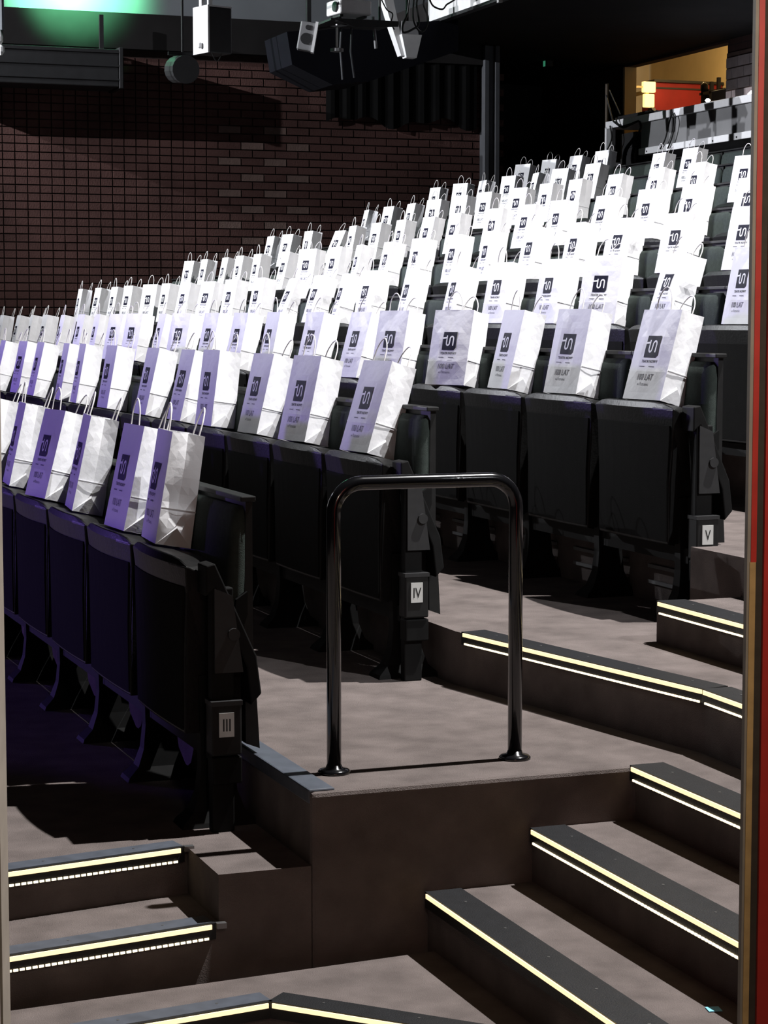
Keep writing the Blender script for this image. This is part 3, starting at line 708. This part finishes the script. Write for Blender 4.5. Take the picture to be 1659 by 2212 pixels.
# ------------------------------------------------------------------ seats
P_ = 0.60
def make_seat():
    root = empty('theatre_seat', (0,0,0))
    # folded seat: lofted across the width, bulging front, sloping top
    N = 11; rings = []
    for i in range(N):
        t = i/(N-1); s = 2*t - 1
        bul = -0.022*(1 - s*s); thick = 0.05 + 0.055*(1 - s**4)
        topz = 0.712 - 0.022*abs(s)**6
        prof = [(0.0+bul*0.3, 0.245), (0.0+bul*0.5, 0.45), (0.002+bul*0.8, 0.62), (-0.004+bul, 0.69), (0.004+bul, topz),
                (thick, topz-0.022), (0.098, 0.62), (0.092, 0.46), (0.098, 0.38), (0.10, 0.27), (0.06, 0.245)]
        ring = []
        for x, z in prof:
            w = 0.505 + 0.07*max(0, min(1, (z-0.40)/0.30))**1.5
            ring.append((x, 0.30 + s*w/2, z))
        rings.append(ring)
    part('seat', MB().loft(rings), 'seat_black', root, rel=False, bevel=0.004)
    # underside panel of the folded seat
    mb = MB(); rr = []
    for i in range(9):
        s = -1 + i/4
        bul = -0.022*(1 - s*s*0.9); w = 0.492
        rr.append([(bul*0.30-0.003, 0.30+s*w/2, 0.255), (bul*0.5-0.004, 0.30+s*w/2, 0.45), (bul*0.8-0.003, 0.30+s*(w+0.03)/2, 0.635),
                   (bul*0.8+0.02, 0.30+s*(w+0.03)/2, 0.635), (0.02, 0.30+s*w/2, 0.255)])
    part('seat_underside', MB().loft(rr), 'seat_panel', root, rel=False)
    # backrest cushion
    mb = MB(); rr = []
    for z, xf, w, d in [(0.33,0.112,0.50,0.03),(0.36,0.106,0.54,0.045),(0.50,0.104,0.565,0.05),(0.70,0.114,0.568,0.05),(0.79,0.124,0.565,0.046),(0.825,0.131,0.552,0.034),(0.842,0.142,0.52,0.020)]:
        c = 0.022; y0, y1 = 0.30-w/2, 0.30+w/2
        rr.append([(xf+c*0.9,y0,z),(xf+c*0.3,y0+c*0.4,z),(xf,y0+c*1.3,z),(xf-0.004,0.30,z),(xf,y1-c*1.3,z),(xf+c*0.3,y1-c*0.4,z),(xf+c*0.9,y1,z),(xf+d,y1,z),(xf+d,y0,z)])
    part('backrest', MB().loft(rr), 'green_cloth', root, rel=False, smooth=True)
    # back shell with ledge
    sh = part('back_shell', MB().prism_xz([(0.157,0.215),(0.195,0.20),(0.178,0.50),(0.178,0.856),(0.160,0.856),(0.154,0.50)], 0.014, 0.586), 'shell_black', root, rel=False)
    part('ledge', MB().box(0.142, 0.184, 0.0, 0.598, 0.856, 0.870), 'shell_black', sh, rel=False, bevel=0.003)
    # support beam and pedestal
    part('support_beam', MB().box(0.05, 0.12, 0.001, 0.598, 0.185, 0.235), 'leg_black', root, rel=False)
    rr = []
    for z, hx, hy in [(0.0,0.105,0.050),(0.012,0.10,0.046),(0.04,0.070,0.032),(0.09,0.052,0.024),(0.16,0.045,0.020),(0.40,0.05,0.018)]:
        rr.append([(0.085-hx,0.052-hy,z),(0.085+hx,0.052-hy,z),(0.085+hx,0.052+hy,z),(0.085-hx,0.052+hy,z)])
    part('leg', MB().loft(rr), 'leg_black', root, rel=False)
    # side arm between two seats
    part('arm_support', MB().prism_xz([(0.06,0.40),(0.10,0.40),(0.13,0.60),(0.16,0.62),(0.16,0.56),(0.14,0.50),(0.14,0.30),(0.06,0.24)], 0.002, 0.026), 'leg_black', root, rel=False)
    return root
proto = make_seat()

def text_mesh(body, size, shear=0.0, bold=0.0):
    cu = bpy.data.curves.new('lettering', 'FONT'); cu.body = body; cu.size = size; cu.shear = shear; cu.offset = bold
    cu.align_x = 'CENTER'; cu.resolution_u = 2
    o = bpy.data.objects.new('lettering', cu); COL.objects.link(o)
    dg = bpy.context.evaluated_depsgraph_get()
    me = o.evaluated_get(dg).to_mesh()
    vs_ = [tuple(v.co) for v in me.vertices]; fs = [tuple(p.vertices) for p in me.polygons]
    o.evaluated_get(dg).to_mesh_clear()
    bpy.data.objects.remove(o); bpy.data.curves.remove(cu)
    return vs_, fs

def end_standard(root, numeral):
    """aisle end of a row: post, hinge plate with bolt, slanting arm, number box"""
    part('end_post', MB().box(0.045, 0.105, -0.055, -0.018, 0.0, 0.64), 'leg_black', root, rel=False, bevel=0.004)
    hp = part('hinge_plate', MB().prism_xz([(0.052,0.42),(0.128,0.42),(0.10,0.62),(0.052,0.64)], -0.064, -0.05), 'hinge_grey', root, rel=False)
    part('bolt', MB().tube([(0.102,-0.072,0.52),(0.102,-0.060,0.52)], 0.016, 14), 'hinge_grey', hp, rel=False)
    part('end_arm', MB().prism_xz([(0.03,0.70),(0.055,0.705),(0.165,0.46),(0.178,0.36),(0.15,0.33),(0.138,0.43),(0.055,0.64),(0.03,0.62)], -0.062, 0.02), 'leg_black', root, rel=False, bevel=0.004)
    bx = part('number_box', MB().box(0.040, 0.120, -0.075, -0.015, 0.205, 0.345), 'shell_black', root, rel=False, bevel=0.005)
    part('box_lid', MB().box(0.038, 0.122, -0.077, -0.014, 0.336, 0.348), 'hinge_grey', bx, rel=False)
    part('lower_box', MB().box(0.044, 0.122, -0.070, -0.015, 0.13, 0.200), 'leg_black', root, rel=False, bevel=0.004)
    pl = part('number_plate', MB().box(0.058, 0.098, -0.0785, -0.0745, 0.255, 0.318), 'sign_white', root, rel=False)
    v, f = text_mesh(numeral, 0.046, 0, 0.0004)
    mb = MB(); mb.v = [(0.078 + x*0.72, -0.0792, 0.2705 + y) for x, y, z in v]; mb.f = f
    o = part('numeral', mb, 'sign_black', pl, rel=False, smooth='open'); o['label'] = 'row numeral ' + numeral

EDGE = {3:5.247,4:6.2445,5:6.066,6:5.92,7:6.275,8:6.66,9:6.56,10:6.57,11:6.47}
COUNT = {3:9,4:14}
first = True; ENDS = []
for k in range(3, 12):
    n = COUNT.get(k) or int((20.55 - EDGE[k])/P_)
    for i in range(n):
        y = EDGE[k] + i*P_
        r = proto if first else copy_tree(proto)
        first = False
        r.location = (XR[k], y, FL[k] + Z0)
        if k <= 5:
            lab = ('end theatre seat with number plate beside the aisle, %s' % ROWNAME[k]) if i == 0 else \
                  'folded black theatre seat with green backrest, %s from the aisle in %s' % (ORD[i], ROWNAME[k])
        else:
            lab = 'folded green-backed seat, %s from the brick wall, %s' % (ORD[n-1-i], ROWNAME[k])
        tag(r, lab, 'seat', 'folded theatre seats')
        if k <= 5 and i == 0: ENDS.append((r, k))
for o, k in ENDS: end_standard(o, {3:'III',4:'IV',5:'V'}[k])

# ------------------------------------------------------------------ paper bags
BW_, BD_, BH_ = 0.22, 0.10, 0.312
def front_x(seed, amp):
    def f(y, z):
        e = min(1.0, max(0.0, (BW_/2 - abs(y))/0.05)) * min(1, z/0.05)
        n1 = noise.noise(Vector((y*9 + seed*3.1, z*8 + seed, seed*1.7)))
        n2 = noise.noise(Vector((y*24 + seed, z*20, seed*5.3)))
        fold = 0.004*max(0.0, 1 - abs(z - 0.10)/0.035)
        return e*(amp*n1 + amp*0.35*n2) - fold*e*0.6 - 0.010*e*math.sin(math.pi*min(1, z/BH_))*0.6
    return f
def make_bag(seed, amp, dented=False):
    root = empty('paper_bag', (0,0,0))
    fx = front_x(seed, amp); mb = MB()
    NY, NZ = 8, 13
    zs = [BH_*j/NZ for j in range(NZ+1)]; ys = [-BW_/2 + BW_*i/NY for i in range(NY+1)]
    P = lambda y, z: (fx(y, z), y, z)
    for i in range(NY):
        for j in range(NZ):
            a, b, c, d = P(ys[i], zs[j]), P(ys[i+1], zs[j]), P(ys[i+1], zs[j+1]), P(ys[i], zs[j+1])
            if (i + j + seed) % 2: mb.tri(a, b, c); mb.tri(a, c, d)
            else: mb.tri(a, b, d); mb.tri(b, c, d)
    dtop = BD_*0.92
    dep = lambda z: BD_ + (dtop - BD_)*z/BH_
    def bk(y, z): return (dep(z) + 0.6*amp*noise.noise(Vector((y*8, z*7, seed+40)))*min(1, max(0, (BW_/2-abs(y))/0.05)), y, z)
    for i in range(0, NY, 2):
        for j in range(NZ):
            y0, y1 = ys[i], ys[i+2]
            mb.quad(bk(y1, zs[j]), bk(y0, zs[j]), bk(y0, zs[j+1]), bk(y1, zs[j+1]))
    for s in (-1, 1):
        def mid(z):
            g = 0.020*max(0.0, (z - 0.10)/(BH_ - 0.10))**1.3
            nn = amp*0.8*noise.noise(Vector((seed*2.2 + s, z*11, 3.3)))
            if dented and s == -1: nn -= 0.02*math.exp(-((z-0.12)/0.05)**2)
            return (dep(z)*0.52, s*(BW_/2 - g + nn*min(1, z/0.06)), z)
        cols = [lambda z: (0.0, s*BW_/2, z), lambda z: (dep(z)*0.26, (s*BW_/2 + mid(z)[1])/2 + s*0.0006*math.sin(z*30+seed), z), mid,
                lambda z: (dep(z)*0.76, (s*BW_/2 + mid(z)[1])/2 - s*0.0006*math.sin(z*27+seed), z), lambda z: (dep(z), s*BW_/2, z)]
        for cI in range(4):
            for j in range(NZ):
                a, b, c, d = cols[cI](zs[j]), cols[cI+1](zs[j]), cols[cI+1](zs[j+1]), cols[cI](zs[j+1])
                if j % 2: mb.tri(a, b, c); mb.tri(a, c, d)
                else: mb.tri(a, b, d); mb.tri(b, c, d)
        # triangular bottom fold standing off the gusset
        y = s*(BW_/2 + 0.003)
        mb.tri((0.001, y, 0.001), (BD_-0.001, y, 0.001), (BD_*0.52, s*(BW_/2 + 0.008), 0.052))
        mb.tri((0.001, s*BW_/2, 0.001), (BD_*0.52, s*(BW_/2 + 0.008), 0.052), (BD_*0.52, s*(BW_/2), 0.06))
        # cross crease of the bottom block
        mb.quad((0.0, s*(BW_/2+0.0012), 0.098), (BD_*0.98, s*(BW_/2+0.0012), 0.098), (BD_*0.98, s*(BW_/2+0.004), 0.103), (0.0, s*(BW_/2+0.004), 0.103))
    mb.quad((0,-BW_/2,0.001),(BD_,-BW_/2,0.001),(BD_,BW_/2,0.001),(0,BW_/2,0.001))
    body = part('bag_body', mb, 'paper', root, rel=False, smooth='open')
    # handles of paper cord
    for x, lean in ((0.003, -0.10 + 0.1*(seed % 3)), (dtop - 0.003, 0.14)):
        pts = [(x, -0.042, BH_ - 0.03), (x, -0.042, BH_)]
        for t in np.linspace(0, math.pi, 11):
            zz = 0.035 + 0.042*math.sin(t)
            pts.append((x + lean*zz, -0.042*math.cos(t)*(0.92 - 0.25*math.sin(t)), BH_ + zz))
        pts += [(x, 0.042, BH_), (x, 0.042, BH_ - 0.03)]
        part('handle', MB().tube(pts, 0.0024, 6), 'cord', root, rel=False, smooth=True)
    # printed emblem: dark square with a joined t and n stroke, lettering below
    OFF = 0.0012
    def pr(u, v, o=OFF): return (fx(u, v) - o, u, v)     # u along +Y (reader's left), v = height
    cyy, zc, hs = -0.004, 0.181, 0.038
    lg = MB(); n = 8
    for i in range(n):
        for j in range(n):
            u0, u1 = cyy - hs + 2*hs*i/n, cyy - hs + 2*hs*(i+1)/n; v0, v1 = zc - hs + 2*hs*j/n, zc - hs + 2*hs*(j+1)/n
            if (i, j) in ((0, 0), ): 
                lg.tri(pr(u1, v0), pr(u1, v1), pr(u0, v1)); continue
            if (i, j) in ((n-1, n-1), (0, n-1), (n-1, 0)):
                pass
            lg.quad(pr(u0, v0), pr(u1, v0), pr(u1, v1), pr(u0, v1))
    part('emblem', lg, 'navy_print', body, rel=False, smooth='open')
    # stroke in emblem coordinates (0..1, left to right, bottom to top)
    def ribbon(pts, w, mb_):
        for a, b in zip(pts[:-1], pts[1:]):
            d = Vector((b[0]-a[0], b[1]-a[1])); 
            if d.length < 1e-6: continue
            d.normalize(); nx, ny = -d.y*w/2, d.x*w/2; e = d*w*0.25
            q = [(a[0]+nx-e.x, a[1]+ny-e.y), (a[0]-nx-e.x, a[1]-ny-e.y), (b[0]-nx+e.x, b[1]-ny+e.y), (b[0]+nx+e.x, b[1]+ny+e.y)]
            mb_.quad(*[pr(cyy + hs - 2*hs*x, zc - hs + 2*hs*y, OFF + 0.0008) for x, y in q])
    mk = MB()
    ribbon([(-0.01, 0.655), (0.16, 0.665), (0.30, 0.68)], 0.085, mk)
    st = [(0.30, 0.78), (0.30, 0.40)]
    st += [(0.41 - 0.11*math.cos(t), 0.38 - 0.12*math.sin(t)) for t in np.linspace(0.1, math.pi, 7)]
    st += [(0.53, 0.60)]
    st += [(0.655 - 0.125*math.cos(t), 0.62 + 0.13*math.sin(t)) for t in np.linspace(0.1, math.pi, 7)]
    st += [(0.78, 0.26)]
    ribbon(st, 0.085, mk)
    part('emblem_stroke', mk, 'white_print', body, rel=False, smooth='open')
    def words(txt, size, yc, z0, m, shear=0, bold=0, sx=1.0):
        v, f = text_mesh(txt, size, shear, bold)
        t = MB(); t.v = [pr(yc - x*sx, z0 + y) for x, y, z in v]; t.f = f
        part('lettering', t, m, body, rel=False, smooth='open')
    words('TEATR NOWY', 0.0135, -0.004, 0.1255, 'navy_print', 0, 0.0002)
    words('100 LAT', 0.030, 0.006, 0.066, 'grey_print', 0.35, 0.0003, 0.85)
    words('w Poznaniu', 0.0155, 0.010, 0.047, 'grey_print', 0.3, 0.0, 0.9)
    for (a, b, z) in ((0.045, 0.018, 0.1105), (-0.008, -0.036, 0.1105)):
        d = MB(); d.quad(pr(a, z), pr(b, z), pr(b, z+0.0035), pr(a, z+0.0035))
        part('small_print', d, 'grey_print', body, rel=False, smooth='open')
    return root

BAGS = {
3:[(5.62,-4),(6.0,2),(6.7,-6),(7.18,7),(7.8,-4),(8.41,0)],
4:[(6.45,5),(7.11,8),(7.67,3),(8.3,2),(8.78,0),(9.39,0),(10.16,0),(10.87,-4),(11.29,-4),(12.01,-1),(12.49,2),(13.25,-3)],
5:[(6.21,7),(6.85,7),(7.44,-3),(7.94,24),(8.66,15),(9.18,5),(9.83,4),(10.5,0),(11.1,4),(11.67,6),(12.3,15),(12.88,-3),(13.48,14),(14.04,10),(14.68,-3),(15.19,0),(15.91,-4),(16.52,-2),(17.1,-6),(17.68,-3),(18.38,-2)],
6:[(7.29,0),(7.96,-2),(8.52,24),(9.11,4),(9.72,7),(10.36,-4),(11.07,-7),(11.67,5),(12.24,-9),(12.69,0),(13.32,-2),(13.89,3),(14.55,7),(15.19,12),(15.84,7),(16.41,3),(16.87,18),(17.66,6),(18.22,2),(18.87,2),(19.62,-2)],
7:[(8.83,12),(9.51,13),(10.16,10),(10.73,0),(11.33,2),(12.0,-4),(12.53,0),(13.17,2),(13.78,-2),(14.42,-8),(14.88,7),(15.45,19),(16.13,-1),(16.84,0),(17.36,1),(17.85,-2),(18.49,0),(18.99,9)],
8:[(10.42,10),(11.11,3),(11.64,8),(12.28,6),(12.95,6),(13.48,9),(14.04,10),(14.8,2),(15.36,4),(15.95,0),(16.52,2),(17.13,-3),(17.6,6),(18.3,2),(18.94,10),(19.49,1)],
9:[(12.1,14),(12.79,4),(13.37,2),(14.03,2),(14.68,2),(15.21,4),(15.74,16),(16.43,10),(16.96,12),(17.58,14),(18.22,-1),(18.78,6),(19.47,-8)],
10:[(14.62,4),(15.15,0),(16.34,10),(16.98,16),(17.6,-10),(18.08,13),(18.77,-4),(19.24,18),(19.94,7)],
11:[(18.06,10),(18.66,8),(19.24,15),(19.88,20)]}
LEAN = {(3,0):9.5,(3,1):12.3,(3,2):12.2,(3,3):14.8,(4,0):17,(4,1):12.7,(4,2):13.4,(4,3):7.6,(5,0):16,(5,1):12.2,(5,2):13.2,(5,4):11,(5,5):15.3,
        (6,10):22,(6,9):17,(6,8):16,(6,1):17,(8,12):24}
protos = [make_bag(1, 0.0035), make_bag(2, 0.006), make_bag(3, 0.0045), make_bag(4, 0.008, True)]
used = set(); rb = random.Random(11)
for k in BAGS:
    n = len(BAGS[k])
    for i, (y, yawd) in enumerate(BAGS[k]):
        v = 3 if (k, i) in ((3,0),(6,10),(6,9),(6,7),(7,2),(6,1)) else rb.choice((0, 1, 2))
        src = protos[v]
        r = copy_tree(src) if v in used else src
        used.add(v)
        ph = math.radians(yawd); ln = math.radians(LEAN.get((k, i), 12.5 + rb.uniform(-2, 2)))
        xc = XR[k] + 0.008 + max(0, 0.30*BW_*math.sin(ph))
        r.location = (xc - BW_/2*math.sin(ph), y + BW_/2*math.cos(ph), SEATTOP[k] + 0.004 + Z0)
        r.rotation_euler = (0, ln, ph)
        dent = 'crumpled ' if v == 3 else ''
        if k <= 5:
            lab = '%swhite paper gift bag, %s from the aisle end of %s' % (dent, ORD[i], ROWNAME[k])
        else:
            lab = '%swhite paper gift bag, %s from the brick wall, %s' % (dent, ORD[n-1-i], ROWNAME[k])
        tag(r, lab, 'gift bag', 'paper bags on the folded seats')

# ------------------------------------------------------------------ small things on the steps
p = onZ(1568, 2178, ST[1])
mb = MB().prism([(-0.016,-0.012),(0.012,-0.018),(0.018,0.010),(-0.010,0.016)], 0, 0.0015)  # flat scrap painted as a spot of blue light on the tread
o = part('blue_light_spot', mb, 'blue_light_spot', rel=False); o.location = (p.x - 0.03, p.y, ST[1] + 0.001 + Z0)
tag(o, 'small bright blue spot of painted light on the lowest aisle step', 'light_spot')

# ------------------------------------------------------------------ door frame the picture is taken through
fw = Vector((math.sin(YAW), math.cos(YAW), 0)); rt = Vector((math.cos(YAW), -math.sin(YAW), 0))
def dpos(px, dist): return (px - CX)/F_PX*dist
DD = 2.5
xr = onY(1597, 2212, 2.2); xr = (1616 - CX)/F_PX*DD/ math.cos(PITCH)
frame = empty('door_1', tuple(fw*DD + Vector((0,0,0)))); frame.rotation_euler = (0, 0, -YAW); frame['kind'] = 'structure'
frame['label'] = 'red door and grey jamb at the entrance to the hall'
D0 = 0.0
c0 = 1615; px = lambda x: (x - CX)/F_PX*DD      # frame-local offsets measured at mid height
Ht = 2.6
part('jamb', MB().box(px(1619), px(1628), 0.0, 0.02, 0, Ht), 'jamb_grey', frame, rel=False)
ZK = 1.68 - DD*math.tan(PITCH + math.atan((1214-1106)/F_PX))
part('bare_wood_edge', MB().box(px(1624), px(1637), -0.003, 0.02, 0, ZK), 'bare_wood', frame, rel=False)
part('painted_edge', MB().box(px(1626), px(1638), -0.003, 0.02, ZK, Ht), 'door_red', frame, rel=False)
part('jamb_body', MB().box(px(1637), px(1660), 0.0, 0.06, 0, Ht), 'seal_brown', frame, rel=False)
part('door_leaf', MB().box(px(1652), px(1652)+0.45, -0.012, -0.001, 0, Ht), 'door_red', frame, rel=False)
lf = empty('door_2', tuple(fw*DD)); lf.rotation_euler = (0, 0, -YAW); lf['kind'] = 'structure'; lf['label'] = 'beige door jamb on the other side of the entrance'
part('jamb', MB().box(px(-60), px(-15), 0.0, 0.05, 0, Ht), 'jamb_grey', lf, rel=False)
part('stop_bead', MB().box(px(-60), px(-20), -0.012, 0.0, 0, Ht), 'jamb_grey', lf, rel=False)
